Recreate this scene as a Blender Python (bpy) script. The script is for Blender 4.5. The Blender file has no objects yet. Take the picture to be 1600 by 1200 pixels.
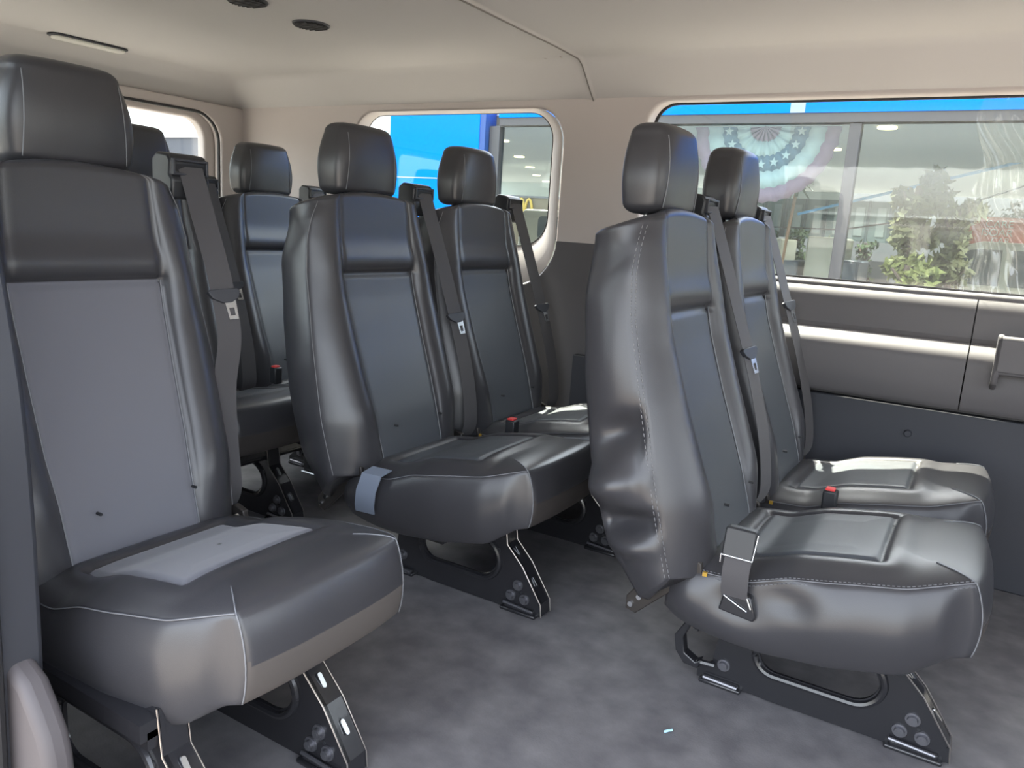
import bpy, bmesh, math, random
from math import sin, cos, pi, exp, sqrt, radians
from mathutils import Vector, Matrix
random.seed(5)
C = bpy.context.scene.collection
SC = bpy.context.scene

# ------------------------------------------------------------------ camera
def rot_from(R, U, F):
    return Matrix(((R[0], U[0], -F[0]), (R[1], U[1], -F[1]), (R[2], U[2], -F[2]))).to_4x4()
cam_d = bpy.data.cameras.new('camera'); cam = bpy.data.objects.new('camera', cam_d); C.objects.link(cam)
cam_d.sensor_width = 36.0; cam_d.lens = 1225.4559 * 36.0 / 1600.0; cam_d.clip_start = 0.02; cam_d.clip_end = 500
cam.matrix_world = Matrix.Translation((-0.0621, -1.3966, 0.8372)) @ rot_from(
    (0.85108475, 0.52119858, 0.06329916), (-0.15667784, 0.1370564, 0.97809386), (-0.50110557, 0.84235835, -0.19830688))
SC.camera = cam
# ------------------------------------------------------------------ world, sun, exposure
w = bpy.data.worlds.new('sky'); SC.world = w; w.use_nodes = True
nt = w.node_tree; nt.nodes.clear()
sky = nt.nodes.new('ShaderNodeTexSky'); sky.sky_type = 'NISHITA'; sky.sun_disc = False
sky.sun_elevation = radians(60); sky.sun_rotation = radians(310); sky.air_density = 1.2; sky.dust_density = 3.0
hs = nt.nodes.new('ShaderNodeHueSaturation'); hs.inputs['Saturation'].default_value = 0.36
bg = nt.nodes.new('ShaderNodeBackground'); bg.inputs[1].default_value = 0.62
ow = nt.nodes.new('ShaderNodeOutputWorld')
nt.links.new(sky.outputs[0], hs.inputs['Color']); nt.links.new(hs.outputs[0], bg.inputs[0]); nt.links.new(bg.outputs[0], ow.inputs[0])
sl = bpy.data.lights.new('sun', 'SUN'); sl.energy = 16.0; sl.angle = radians(0.6); sl.color = (1.0, 0.94, 0.80)
so = bpy.data.objects.new('sun', sl); C.objects.link(so)
so.rotation_euler = Vector((-0.45, 0.42, 0.95)).to_track_quat('Z', 'Y').to_euler()
vs = SC.view_settings; vs.view_transform = 'Standard'; vs.look = 'None'; vs.gamma = 1.0; vs.use_curve_mapping = False
vs.exposure = 1.27

# ------------------------------------------------------------------ materials
def mat(name, col, rough=0.5, metal=0.0, spec=0.5, noise=None, bump=None, coat=0.0, emit=None, sheen=0.0):
    m = bpy.data.materials.new(name); m.use_nodes = True
    n = m.node_tree; b = n.nodes['Principled BSDF']
    b.inputs['Base Color'].default_value = (*col, 1); b.inputs['Roughness'].default_value = rough
    b.inputs['Metallic'].default_value = metal; b.inputs['Specular IOR Level'].default_value = spec
    b.inputs['Coat Weight'].default_value = coat; b.inputs['Sheen Weight'].default_value = sheen
    tc = n.nodes.new('ShaderNodeTexCoord')
    if emit:
        b.inputs['Emission Color'].default_value = (*emit[0], 1); b.inputs['Emission Strength'].default_value = emit[1]
    if noise:      # (scale, second colour, detail)
        t = n.nodes.new('ShaderNodeTexNoise'); t.inputs['Scale'].default_value = noise[0]; t.inputs['Detail'].default_value = noise[2]
        r = n.nodes.new('ShaderNodeValToRGB'); r.color_ramp.elements[0].color = (*col, 1); r.color_ramp.elements[1].color = (*noise[1], 1)
        r.color_ramp.elements[0].position = 0.35; r.color_ramp.elements[1].position = 0.7
        n.links.new(tc.outputs['Object'], t.inputs['Vector']); n.links.new(t.outputs['Fac'], r.inputs[0]); n.links.new(r.outputs[0], b.inputs['Base Color'])
    if bump:       # (scale, strength, distance, kind)
        if len(bump) > 3 and bump[3] == 'vor':
            t = n.nodes.new('ShaderNodeTexVoronoi'); o_ = 'Distance'
        else:
            t = n.nodes.new('ShaderNodeTexNoise'); t.inputs['Detail'].default_value = 3; o_ = 'Fac'
        t.inputs['Scale'].default_value = bump[0]
        k = n.nodes.new('ShaderNodeBump'); k.inputs['Strength'].default_value = bump[1]; k.inputs['Distance'].default_value = bump[2]
        n.links.new(tc.outputs['Object'], t.inputs['Vector']); n.links.new(t.outputs[o_], k.inputs['Height']); n.links.new(k.outputs[0], b.inputs['Normal'])
    return m
def glassmat(name, tint, gloss=0.08, haze=0.0, hazecol=(.8, .8, .8)):
    m = bpy.data.materials.new(name); m.use_nodes = True; n = m.node_tree; n.nodes.clear()
    tr = n.nodes.new('ShaderNodeBsdfTransparent'); tr.inputs[0].default_value = (*tint, 1)
    gl = n.nodes.new('ShaderNodeBsdfGlossy'); gl.inputs['Roughness'].default_value = 0.02
    mx = n.nodes.new('ShaderNodeMixShader'); mx.inputs[0].default_value = gloss
    o = n.nodes.new('ShaderNodeOutputMaterial')
    n.links.new(tr.outputs[0], mx.inputs[1]); n.links.new(gl.outputs[0], mx.inputs[2]); last = mx
    if haze:
        d = n.nodes.new('ShaderNodeBsdfTranslucent'); d.inputs[0].default_value = (*hazecol, 1)
        d2 = n.nodes.new('ShaderNodeBsdfDiffuse'); d2.inputs[0].default_value = (*hazecol, 1)
        a = n.nodes.new('ShaderNodeMixShader'); a.inputs[0].default_value = 0.5
        n.links.new(d.outputs[0], a.inputs[1]); n.links.new(d2.outputs[0], a.inputs[2])
        m2 = n.nodes.new('ShaderNodeMixShader'); m2.inputs[0].default_value = haze
        n.links.new(mx.outputs[0], m2.inputs[1]); n.links.new(a.outputs[0], m2.inputs[2]); last = m2
    n.links.new(last.outputs[0], o.inputs[0])
    return m
VIN = mat('black_vinyl', (.041, .0405, .0455), .33, spec=.6, bump=(900, .12, .0006, 'vor'))
VINI = mat('black_vinyl_panel', (.064, .070, .080), .42, spec=.6, bump=(700, .16, .0006, 'vor'))
CLO = mat('dark_grey_cloth', (.135, .137, .158), .75, spec=.35, bump=(1500, .3, .0006), sheen=.3)
LOWF = mat('grey_skirt_cloth', (.085, .075, .070), .7, spec=.3, bump=(1500, .3, .0005))
LOWD = mat('dark_skirt_cloth', (.050, .044, .042), .65, spec=.3, bump=(1500, .3, .0005))
THR = mat('grey_thread', (.20, .20, .21), .6)
PIP = mat('grey_piping', (.16, .165, .18), .5)
PLA = mat('black_plastic', (.022, .023, .026), .42)
PLG = mat('grey_plastic', (.035, .037, .045), .45)
WEB = mat('belt_webbing', (.055, .052, .056), .7, bump=(500, .25, .0005), sheen=.2)
WEBG = mat('pale_belt_webbing', (.17, .20, .26), .7, bump=(400, .3, .0006))
STE = mat('black_painted_steel', (.018, .018, .021), .26, spec=.6, coat=.25)
BOL = mat('bolt_metal', (.20, .20, .22), .35, metal=.8)
CHR = mat('bright_metal', (.68, .70, .72), .25, metal=1.0)
RED = mat('red_button', (.75, .05, .05), .4)
YEL = mat('yellow_tag', (.40, .24, .03), .5)
HEADL = mat('headliner_cloth', (.56, .54, .525), .9, spec=.15, bump=(700, .15, .0006))
BEI = mat('beige_trim_plastic', (.53, .485, .465), .6, spec=.3, bump=(900, .08, .0004))
DKT = mat('dark_trim_plastic', (.105, .100, .105), .55, spec=.35, bump=(900, .1, .0004))
DKT2 = mat('darker_trim_plastic', (.050, .052, .062), .55, spec=.35, bump=(900, .1, .0004))
RUB = mat('black_rubber', (.02, .02, .022), .5)
FLO = mat('van_floor', (.125, .120, .128), .62, spec=.4, noise=(15, (.205, .198, .203), 9), bump=(260, .35, .0012))
GLS = glassmat('window_glass', (.93, .96, .95), .035)
SHG = glassmat('showroom_glass', (.86, .92, .94), .035)
FILM = glassmat('plastic_film', (.98, .95, .93), .03, haze=.010, hazecol=(.9, .84, .80))
FOLD = glassmat('plastic_film_fold', (.97, .97, .95), .07, haze=.022, hazecol=(.92, .95, .93))
BLU = mat('bright_blue_cladding', (.0, .175, .75), .6, spec=.05)
BLU2 = mat('mid_blue_edge', (.02, .07, .25), .45)
LBL = mat('pale_blue_reflection', (.08, .32, .60), .4)
ALU = mat('dark_bronze_aluminium', (.06, .06, .065), .4)
WHT = mat('white_render', (.85, .88, .88), .7)
ASP = mat('asphalt', (.145, .128, .115), .9, noise=(3, (.19, .17, .15), 5))

# ------------------------------------------------------------------ helpers
def link_mesh(name, verts, faces, mats, parent=None, smooth=True, midx=None, sharp=None, loc=None):
    me = bpy.data.meshes.new(name); me.from_pydata([tuple(v) for v in verts], [], faces)
    if not isinstance(mats, (list, tuple)): mats = [mats]
    for m in mats: me.materials.append(m)
    if midx: me.polygons.foreach_set('material_index', midx)
    bm = bmesh.new(); bm.from_mesh(me); bmesh.ops.recalc_face_normals(bm, faces=bm.faces[:]); bm.to_mesh(me); bm.free()
    me.polygons.foreach_set('use_smooth', [smooth] * len(me.polygons))
    if sharp: me.set_sharp_from_angle(angle=radians(sharp))
    o = bpy.data.objects.new(name, me); C.objects.link(o)
    if parent: o.parent = parent
    if loc: o.location = loc
    return o
def share(o, parent, loc=(0, 0, 0)):
    c = o.copy(); C.objects.link(c); c.parent = parent; c.location = loc
    return c
def empty(name, loc, label, cat, group=None):
    o = bpy.data.objects.new(name, None); C.objects.link(o); o.location = loc; o.empty_display_size = .1
    o['label'] = label; o['category'] = cat
    if group: o['group'] = group
    return o
def tag(o, label, cat, group=None, kind=None):
    if label: o['label'] = label
    if cat: o['category'] = cat
    if group: o['group'] = group
    if kind: o['kind'] = kind
    return o
def struct(o):
    o['kind'] = 'structure'; return o
class MB:
    """collects solids into one mesh"""
    def __init__(s): s.v = []; s.f = []; s.m = []
    def add(s, v, f, mi=0):
        k = len(s.v); s.v += [tuple(p) for p in v]; s.f += [tuple(i + k for i in q) for q in f]; s.m += [mi] * len(f)
    def box(s, x0, x1, y0, y1, z0, z1, mi=0, M=None):
        v = [Vector((x, y, z)) for x in (x0, x1) for y in (y0, y1) for z in (z0, z1)]
        if M: v = [M @ p for p in v]
        s.add(v, [(0, 1, 3, 2), (4, 6, 7, 5), (0, 4, 5, 1), (2, 3, 7, 6), (0, 2, 6, 4), (1, 5, 7, 3)], mi)
    def cyl(s, a, b, r, n=14, r2=None, mi=0):
        a = Vector(a); b = Vector(b); d = (b - a).normalized(); r2 = r if r2 is None else r2
        u = d.orthogonal().normalized(); w_ = d.cross(u)
        v = [a + (u * cos(2 * pi * i / n) + w_ * sin(2 * pi * i / n)) * r for i in range(n)] + [b + (u * cos(2 * pi * i / n) + w_ * sin(2 * pi * i / n)) * r2 for i in range(n)]
        s.add(v, [(i, (i + 1) % n, n + (i + 1) % n, n + i) for i in range(n)] + [tuple(range(n))[::-1], tuple(range(n, 2 * n))], mi)
    def tube(s, pts, r, n=6, mi=0, closed=False):
        P = [Vector(p) for p in pts]; K = len(P); rings = []; up = Vector((0, 0, 1))
        for i, p in enumerate(P):
            a = P[i - 1] if (i or closed) else P[0]; b = P[(i + 1) % K] if (i < K - 1 or closed) else P[-1]
            d = (b - a).normalized() if (b - a).length > 1e-9 else Vector((1, 0, 0))
            u = d.cross(up)
            if u.length < .05: u = d.cross(Vector((0, 1, 0)))
            u.normalize(); w_ = u.cross(d)
            rings.append([p + (u * cos(2 * pi * j / n) + w_ * sin(2 * pi * j / n)) * r for j in range(n)])
        v = [q for g in rings for q in g]; f = []
        for i in range(K if closed else K - 1):
            for j in range(n):
                i2 = (i + 1) % K
                f.append((i * n + j, i * n + (j + 1) % n, i2 * n + (j + 1) % n, i2 * n + j))
        if not closed: f += [tuple(range(n))[::-1], tuple(range((K - 1) * n, K * n))]
        s.add(v, f, mi)
    def prism(s, prof, fn, a, b, mi=0):
        """prof: 2D outline; fn(u,v,t)->xyz; extruded t=a..b"""
        n = len(prof); v = [fn(p[0], p[1], a) for p in prof] + [fn(p[0], p[1], b) for p in prof]
        s.add(v, [(i, (i + 1) % n, n + (i + 1) % n, n + i) for i in range(n)] + [tuple(range(n))[::-1], tuple(range(n, 2 * n))], mi)
    def build_each(s, name, mats, parent=None, **k):
        par = list(range(len(s.v)))
        def find(i):
            while par[i] != i: par[i] = par[par[i]]; i = par[i]
            return i
        for q in s.f:
            for i in q[1:]: par[find(i)] = find(q[0])
        groups = {}
        for q, mi in zip(s.f, s.m): groups.setdefault(find(q[0]), []).append((q, mi))
        out = []
        for g in groups.values():
            idx = {}; b = MB()
            for q, mi in g:
                for i in q:
                    if i not in idx: idx[i] = len(b.v); b.v.append(s.v[i])
                b.f.append(tuple(idx[i] for i in q)); b.m.append(mi)
            out.append(b.build(name, mats, parent, **k))
        return out
    def build(s, name, mats, parent=None, smooth=False, bevel=0, sharp=35, loc=None, seg=2):
        o = link_mesh(name, s.v, s.f, mats, parent, smooth or bevel > 0, s.m, sharp, loc)
        if bevel:
            b = o.modifiers.new('bevel', 'BEVEL'); b.width = bevel; b.segments = seg; b.limit_method = 'ANGLE'; b.angle_limit = radians(40)
        return o
def loft(rows, closed=True, caps=True):
    n = len(rows[0]); v = [p for r in rows for p in r]; f = []
    for i in range(len(rows) - 1):
        for j in range(n if closed else n - 1):
            j2 = (j + 1) % n
            f.append((i * n + j, i * n + j2, (i + 1) * n + j2, (i + 1) * n + j))
    if caps:
        f.append(tuple(range(n))[::-1]); f.append(tuple(range((len(rows) - 1) * n, len(rows) * n)))
    return v, f
def interp(tab, x):
    if x <= tab[0][0]: return tab[0][1]
    for (a, p), (b, q) in zip(tab, tab[1:]):
        if x <= b:
            t = (x - a) / (b - a); return p + (q - p) * t
    return tab[-1][1]
def smooth_tab(tab, lo, hi, n=200, k=4):
    xs = [lo + (hi - lo) * i / n for i in range(n + 1)]; ys = [interp(tab, x) for x in xs]
    for _ in range(k * 6):
        ys = [ys[0]] + [(ys[i - 1] + 2 * ys[i] + ys[i + 1]) / 4 for i in range(1, n)] + [ys[-1]]
    return list(zip(xs, ys))
def ss(a, b, x):
    t = max(0, min(1, (x - a) / (b - a))); return t * t * (3 - 2 * t)
def rrect(x0, x1, y0, y1, r, n=8):
    if not isinstance(r, (list, tuple)): r = [r] * 4
    out = []
    for (cx, cy, rr, a0) in ((x0 + r[0], y0 + r[0], r[0], pi), (x1 - r[1], y0 + r[1], r[1], 1.5 * pi), (x1 - r[2], y1 - r[2], r[2], 0), (x0 + r[3], y1 - r[3], r[3], .5 * pi)):
        for i in range(n + 1):
            a = a0 + (pi / 2) * i / n; out.append((cx + rr * cos(a), cy + rr * sin(a)))
    return out
def plate(name, outer, holes, fn, depth, mats, parent=None, bevel=0.0, bis=None):
    """flat plate with holes: 2D (u,v) outline; fn(u,v,t) maps to xyz, t in 0..depth"""
    cu = bpy.data.curves.new(name, 'CURVE'); cu.dimensions = '2D'; cu.fill_mode = 'BOTH'
    cu.extrude = depth / 2 - bevel; cu.bevel_depth = bevel; cu.bevel_resolution = 3
    if bevel: cu.offset = -bevel
    for loop in [outer] + list(holes):
        s = cu.splines.new('POLY'); s.points.add(len(loop) - 1)
        for p, q in zip(s.points, loop): p.co = (q[0], q[1], 0, 1)
        s.use_cyclic_u = True
    t = bpy.data.objects.new(name + '_tmp', cu); C.objects.link(t)
    dg = bpy.context.evaluated_depsgraph_get(); me = bpy.data.meshes.new_from_object(t.evaluated_get(dg))
    bpy.data.objects.remove(t); bpy.data.curves.remove(cu)
    bm = bmesh.new(); bm.from_mesh(me); bmesh.ops.remove_doubles(bm, verts=bm.verts, dist=1e-5)
    if bis is not None:
        bmesh.ops.bisect_plane(bm, geom=bm.verts[:] + bm.edges[:] + bm.faces[:], plane_co=(0, bis, 0), plane_no=(0, 1, 0))
        for f in bm.faces: f.material_index = 1 if f.calc_center_median().y < bis else 0
    else:
        for f in bm.faces: f.material_index = 0
    for v in bm.verts: v.co = Vector(fn(v.co.x, v.co.y, v.co.z + depth / 2))
    bmesh.ops.recalc_face_normals(bm, faces=bm.faces[:])
    me.materials.clear()
    if not isinstance(mats, (list, tuple)): mats = [mats]
    for m in mats: me.materials.append(m)
    bm.to_mesh(me); bm.free()
    me.name = name; me.polygons.foreach_set('use_smooth', [True] * len(me.polygons)); me.set_sharp_from_angle(angle=radians(30))
    o = bpy.data.objects.new(name, me); C.objects.link(o)
    if parent: o.parent = parent
    return o

# ------------------------------------------------------------------ van body (setting)
XR, XF, YD, YP = -2.86, 1.95, .93, -1.0
# floor with wheel-arch-free flat deck
m = MB(); m.box(XR - .1, XF, YP + .02, YD + .03, -.05, 0); fl = m.build('floor', FLO); struct(fl)
# ceiling: gently crowned headliner with side and rear coves and a cross seam
cove = smooth_tab([(0, 1.226), (.020, 1.228), (.035, 1.240), (.048, 1.250), (.125, 1.322), (.15, 1.334), (.3, 1.338), (.9, 1.342)], 0, .9, 360, 2)
def ceil_z(x, y):
    dy = min(YD - y, y - YP); dx = x - XR
    k = .03
    d = min(dy, dx); h = max(k - abs(dy - dx), 0) / k; d = d - h * h * k * .25
    z = interp(cove, max(0, d))
    z -= .006 * exp(-((x + 1.20) / .006) ** 2)
    return z
xs = []; x = XR
while x < XF:
    xs.append(x)
    x += .006 if (x < XR + .22) else (.003 if abs(x + 1.20) < .03 else .04)
xs.append(XF)
ys = []; y = YP
while y < YD:
    ys.append(y); y += .006 if min(y - YP, YD - y) < .2 else .04
ys.append(YD)
v = [(a, b, ceil_z(a, b)) for a in xs for b in ys]; n = len(ys)
f = [(i * n + j, i * n + j + 1, (i + 1) * n + j + 1, (i + 1) * n + j) for i in range(len(xs) - 1) for j in range(n - 1)]
ce = link_mesh('ceiling', v, f, HEADL); struct(ce)
m = MB(); m.tube([(-1.2015, YD - .006 - i * .012, ceil_z(-1.2, YD - .006 - i * .012) - .0005) for i in range(150)], .0022, 6)
hs_ = m.build('headliner_seam', mat('seam_grey', (.20, .185, .17), .8), ce, smooth=True)
m = MB(); m.box(XR - .1, XF, YP - .05, YD + .06, 1.36, 1.40); struct(m.build('roof_panel', WHT))
ce_o = [c for c in C.objects if c.name == 'roof_panel'][0]; ce_o.name = 'trim_1'
# driver side wall
fnL = lambda u, v_, t: (u, .90 + t, v_)
QW = rrect(-2.185, -1.300, .640, 1.212, [.12, .16, .11, .10])
QG = rrect(-2.170, -1.365, .770, 1.206, [.09, .10, .09, .08])
BW = rrect(-1.015, 1.45, .742, 1.224, [.05, .05, .05, .07])
wl = plate('wall_left', [(XR - .02, 0), (XF, 0), (XF, 1.248), (XR - .02, 1.248)], [QW, BW], fnL, .055, [BEI, DKT], bevel=.012, bis=.795); struct(wl)
def pane(name, x0, x1, z0, z1, y, r, m_=GLS):
    o = plate(name, rrect(x0, x1, z0, z1, r), [], lambda u, v_, t: (u, y + t, v_), .004, m_); struct(o); return o
pane('window_1', -2.20, -1.34, .745, 1.23, .958, .09)
w2 = pane('window_2', -1.03, 1.47, .72, 1.24, .958, .05)
# black ceramic border of the big side window and the quarter window
for nm, H, a, b in (('window_frame', rrect(-1.008, 1.44, .748, 1.219, [.045, .045, .045, .065]), BW, w2),):
    g = plate(nm, rrect(-1.03, 1.47, .725, 1.238, .05), [H], lambda u, v_, t: (u, .951 + t, v_), .005, RUB, parent=w2)
vv, ff = loft([[(a, .902, b) for a, b in QW], [(a * .9 + c_ * .1, .903, b * .9 + d_ * .1) for (a, b), (c_, d_) in zip(QW, QG)], [(a * .6 + c_ * .4, .918, b * .6 + d_ * .4) for (a, b), (c_, d_) in zip(QW, QG)], [(a * .2 + c_ * .8, .940, b * .2 + d_ * .8) for (a, b), (c_, d_) in zip(QW, QG)], [(a, .957, b) for a, b in QG]], caps=False)
qf = link_mesh('window_frame', vv, ff, BEI)
m = MB(); m.tube([(a, .955, b) for a, b in QG], .0018, 6, closed=True); qs = m.build('window_seal', RUB, qf, smooth=True)
qf.parent = bpy.data.objects['window_1']
# lower side panel under the big window: rounded sill, middle ledge, lower pocket
prof = [(.96, 0), (.905, 0), (.915, .425), (.892, .452), (.812, .458), (.800, .472), (.796, .52), (.793, .575), (.797, .590), (.808, .602), (.824, .613), (.842, .619), (.868, .622), (.876, .632), (.874, .690), (.877, .705), (.888, .720), (.905, .733), (.930, .741), (.955, .743), (.96, .743)]
m = MB()
m.prism(prof, lambda u, v_, t: (t, u, v_), -1.00, -.0865)
m.prism([(a - .0 if b < .1 else a, b) for a, b in prof], lambda u, v_, t: (t, u, v_), -.0835, XF)
pn = m.build('wall_left_panel', DKT, smooth=True, sharp=40); struct(pn)
pn.name = 'trim_2'
# lower dark kick panel
m = MB(); m.box(-1.19, XF, .872, .905, .0, .438); kp = m.build('trim_3', DKT2, bevel=.004); struct(kp)
m = MB(); m.cyl((-.19, .875, .366), (-.19, .863, .366), .011, 20, .008); pc = m.build('trim_plug', DKT2, bevel=.001); struct(pc); pc.parent = kp
# armrest cup pocket at the right edge of the panel
m = MB()
m.prism([(.80, .52), (.755, .54), (.742, .57), (.738, .652), (.746, .657), (.80, .657)], lambda u, v_, t: (t, u, v_), -.03, -.016)
m.prism([(.80, .52), (.755, .54), (.742, .57), (.738, .652), (.746, .657), (.80, .657)], lambda u, v_, t: (t, u, v_), .30, .315)
m.prism([(.757, .57), (.742, .57), (.738, .652), (.746, .657), (.757, .657)], lambda u, v_, t: (t, u, v_), -.03, .315)
m.box(-.03, .315, .745, .81, .565, .58); m.box(-.03, .315, .790, .80, .57, .650)
ar = m.build('armrest_pocket', DKT, bevel=.006); ar.parent = pn; tag(ar, 'dark grey pull pocket on the side panel', None)
# rear wall
fnR = lambda u, v_, t: (-2.80 - t, u, v_)
RWo = rrect(-.80, .795, .02, 1.195, [.02, .02, .11, .11])
wr = plate('wall_rear', [(YP, 0), (YD, 0), (YD, 1.235), (YP, 1.235)], [RWo], fnR, .05, [BEI, DKT], bevel=.01, bis=.6); struct(wr)
fnR2 = lambda u, v_, t: (-2.8515 - t, u, v_)
d1 = plate('door_1', [(.004, .01), (.87, .01), (.87, 1.24), (.004, 1.24)], [rrect(.055, .75, .68, 1.172, [.06, .06, .08, .05])], fnR2, .045, [BEI, DKT], bevel=.01, bis=.6); struct(d1)
d2 = plate('door_2', [(-.87, .01), (-.004, .01), (-.004, 1.24), (-.87, 1.24)], [rrect(-.75, -.055, .68, 1.172, [.06, .06, .05, .08])], fnR2, .045, [BEI, DKT], bevel=.01, bis=.6); struct(d2)
for k, (a, b) in enumerate(((.04, .765), (-.765, -.04))):
    g = plate('window_%d' % (3 + k), rrect(a, b, .665, 1.187, .06), [], lambda u, v_, t: (-2.91 - t, u, v_), .004, GLS); struct(g)
m = MB(); m.tube([(-2.797, a * .98 - .002, b * .998) for a, b in RWo], .006, 8, closed=True); gk = m.build('door_seal', RUB, smooth=True); gk.parent = wr
# passenger side wall behind the sliding door, and ahead of it
fnP = lambda u, v_, t: (u, -.94 - t, v_)
wp = plate('wall_right', [(XR - .02, 0), (-1.03, 0), (-1.03, .55), (-1.075, .75), (-1.13, 1.235), (XR - .02, 1.235)], [rrect(-2.5, -1.25, .72, 1.17, .08)], fnP, .05, [BEI, DKT], bevel=.01, bis=.795); struct(wp)
g = plate('window_5', rrect(-2.52, -1.23, .70, 1.19, .08), [], lambda u, v_, t: (u, -.985 - t, v_), .004, GLS); struct(g)
wp2 = plate('wall_front_right', [(.62, 0), (XF, 0), (XF, 1.235), (.62, 1.235)], [rrect(.75, 1.7, .72, 1.17, .08)], fnP, .05, [BEI, DKT], bevel=.01, bis=.795); struct(wp2)
# front partition behind the cab (below the windscreen)
m = MB(); m.box(XF - .04, XF, YP, YD + .03, 0, .75); struct(m.build('wall_front', DKT2))
# rear edge of the sliding door opening: pillar trim, rubber seal, lower corner trim
m = MB()
pts = [(-1.09, 1.24), (-1.065, 1.1), (-1.040, .9), (-1.016, .77), (-1.0, .69), (-.987, .62), (-.979, .53), (-.977, .43), (-.979, .3), (-.985, .15), (-.99, -.05)]
def strip(dx0, dx1, y0, y1, ptl=pts):
    v = []; f = []
    for i, (xx, zz) in enumerate(ptl):
        v += [(xx + dx0, y0, zz), (xx + dx1, y0, zz), (xx + dx1, y1, zz), (xx + dx0, y1, zz)]
    for i in range(len(ptl) - 1):
        a = i * 4
        for j in range(4): f.append((a + j, a + (j + 1) % 4, a + 4 + (j + 1) % 4, a + 4 + j))
    f += [(3, 2, 1, 0), tuple(range(len(v) - 4, len(v)))]
    return v, f
m.add(*strip(-.045, .0, -1.01, -.93)); pt = m.build('trim_4', PLG, smooth=True, bevel=.008); struct(pt)
m = MB(); m.tube([(a + .004, -.99, b) for a, b in pts], .0095, 10); q = m.build('door_seal', RUB, smooth=True); q.parent = pt
m = MB(); m.tube([(a - .019, -1.012, b) for a, b in pts], .0035, 8); q = m.build('seal_lip', BEI, smooth=True); q.parent = pt
m = MB(); m.add(*strip(-.09, -.046, -1.03, -.95)); q = m.build('outer_edge', BEI, bevel=.008); q.parent = pt; tag(q, 'tan painted door jamb edge', None)
m = MB()
cr = [(-1.0, -.05), (-.900, -.05), (-.900, .15), (-.903, .19), (-.912, .220), (-.930, .248), (-.950, .275), (-1.0, .30)]
BEI2 = mat('mauve_grey_trim', (.085, .076, .08), .6)
m.prism(cr, lambda u, v_, t: (u, t, v_), -.975, -.94); q = m.build('trim_5', BEI2, bevel=.012, seg=4); struct(q)
# headliner fittings
for k, (px, py, lb) in enumerate(((-1.75, .034, 'round dark speaker vent in the headliner, the one cut by the top edge'), (-1.762, .262, 'round dark speaker vent in the headliner, nearer the rear window wall'))):
    zc = ceil_z(px, py)
    e = empty('ceiling_vent', (px, py, zc), lb, 'vent', None)
    m = MB(); m.cyl((0, 0, .004), (0, 0, -.004), .052, 40, .050); m.build('bezel', DKT2, e, bevel=.0015)
    m = MB()
    for i in range(-4, 5):
        hw = sqrt(.044 ** 2 - (i * .0095) ** 2); m.box(-hw, hw, i * .0095 - .002, i * .0095 + .002, -.008, -.004)
    m.build('slat', PLA, e)
e = empty('ceiling_lamp', (-2.690, .19, ceil_z(-2.690, .19)), 'slim pale dome lamp in the rear of the headliner above the left seat', 'lamp')
m = MB(); m.prism(rrect(-.03, .03, -.13, .13, .028), lambda u, v_, t: (u, v_, t), .0, -.006); m.build('bezel', PLG, e, bevel=.002)
m = MB(); m.prism(rrect(-.022, .022, -.12, .12, .02), lambda u, v_, t: (u, v_, t), -.004, -.014)
m.build('lens', mat('pale_lens', (.8, .78, .72), .3), e, bevel=.004)
m = MB(); m.tube([(-1.285 + .03 * cos(a) , .765 + .03 * sin(a), ceil_z(-1.285, .765) - .001) for a in [i * pi / 10 for i in range(10)]], .0016, 6)
struct(m.build('trim_6', BEI))
# scrap on the floor
m = MB(); m.tube([(0, 0, .002), (.006, .002, .006), (.010, .008, .005), (.009, .014, .002)], .0022, 6)
o = m.build('litter_scrap', mat('blue_white_paper', (.45, .75, .95), .6), smooth=True); o.location = (-.421, -.207, 0); tag(o, 'tiny pale blue scrap of litter on the van floor', 'litter')

# ------------------------------------------------------------------ seats
XFt = smooth_tab([(.18, -.435), (.25, -.455), (.385, -.489), (.56, -.538), (.70, -.578), (.78, -.588), (.92, -.588)], .16, .92, 200, 2)
XIt = smooth_tab([(.18, -.390), (.30, -.408), (.38, -.434), (.45, -.463), (.55, -.504), (.65, -.541), (.70, -.554), (.78, -.562), (.87, -.572)], .16, .92, 200, 2)
XBt = smooth_tab([(.18, -.505), (.205, -.520), (.287, -.588), (.36, -.613), (.435, -.637), (.583, -.668), (.73, -.683), (.92, -.690)], .16, .92, 200, 2)
WBt = smooth_tab([(.18, .215), (.27, .234), (.385, .246), (.5, .242), (.60, .230), (.70, .216), (.78, .200), (.84, .190), (.9, .18)], .16, .92, 200, 2)
WSt = smooth_tab([(.18, .205), (.25, .222), (.385, .234), (.56, .228), (.70, .214), (.78, .204), (.83, .190), (.862, .172), (.9, .165)], .16, .92, 200, 1)
WIt = [(.2, .108), (.38, .114), (.45, .120), (.70, .128), (.9, .120)]
SEAMZ = .703
def back_front_x(y, z, top=0):
    ws = interp(WSt, z); wi = interp(WIt, z); a = min(1, abs(y) / ws); ai = wi / ws
    XI, XF_ = interp(XIt, z), interp(XFt, z)
    if a > ai:
        t = (a - ai) / (1 - ai)
        x = XI + .026 * sin(pi * t ** .8) ** .9 * ss(.25, .42, z) * (1 - .75 * ss(.68, .86, z)) - (XI - XF_) * t ** 2.6
    else:
        x = XI - .004 * (1 - (a / ai) ** 2)
        x += .009 * exp(-((z - SEAMZ - .03) / .03) ** 2) * (1 if z > SEAMZ else 0)
        x -= .009 * exp(-((z - SEAMZ) / .006) ** 2)
    x -= .004 * exp(-((abs(y) - wi) / .005) ** 2)
    return x
WB0 = .192
def shy(z): return -.020 * (1 - ss(.30, .72, z))
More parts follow.
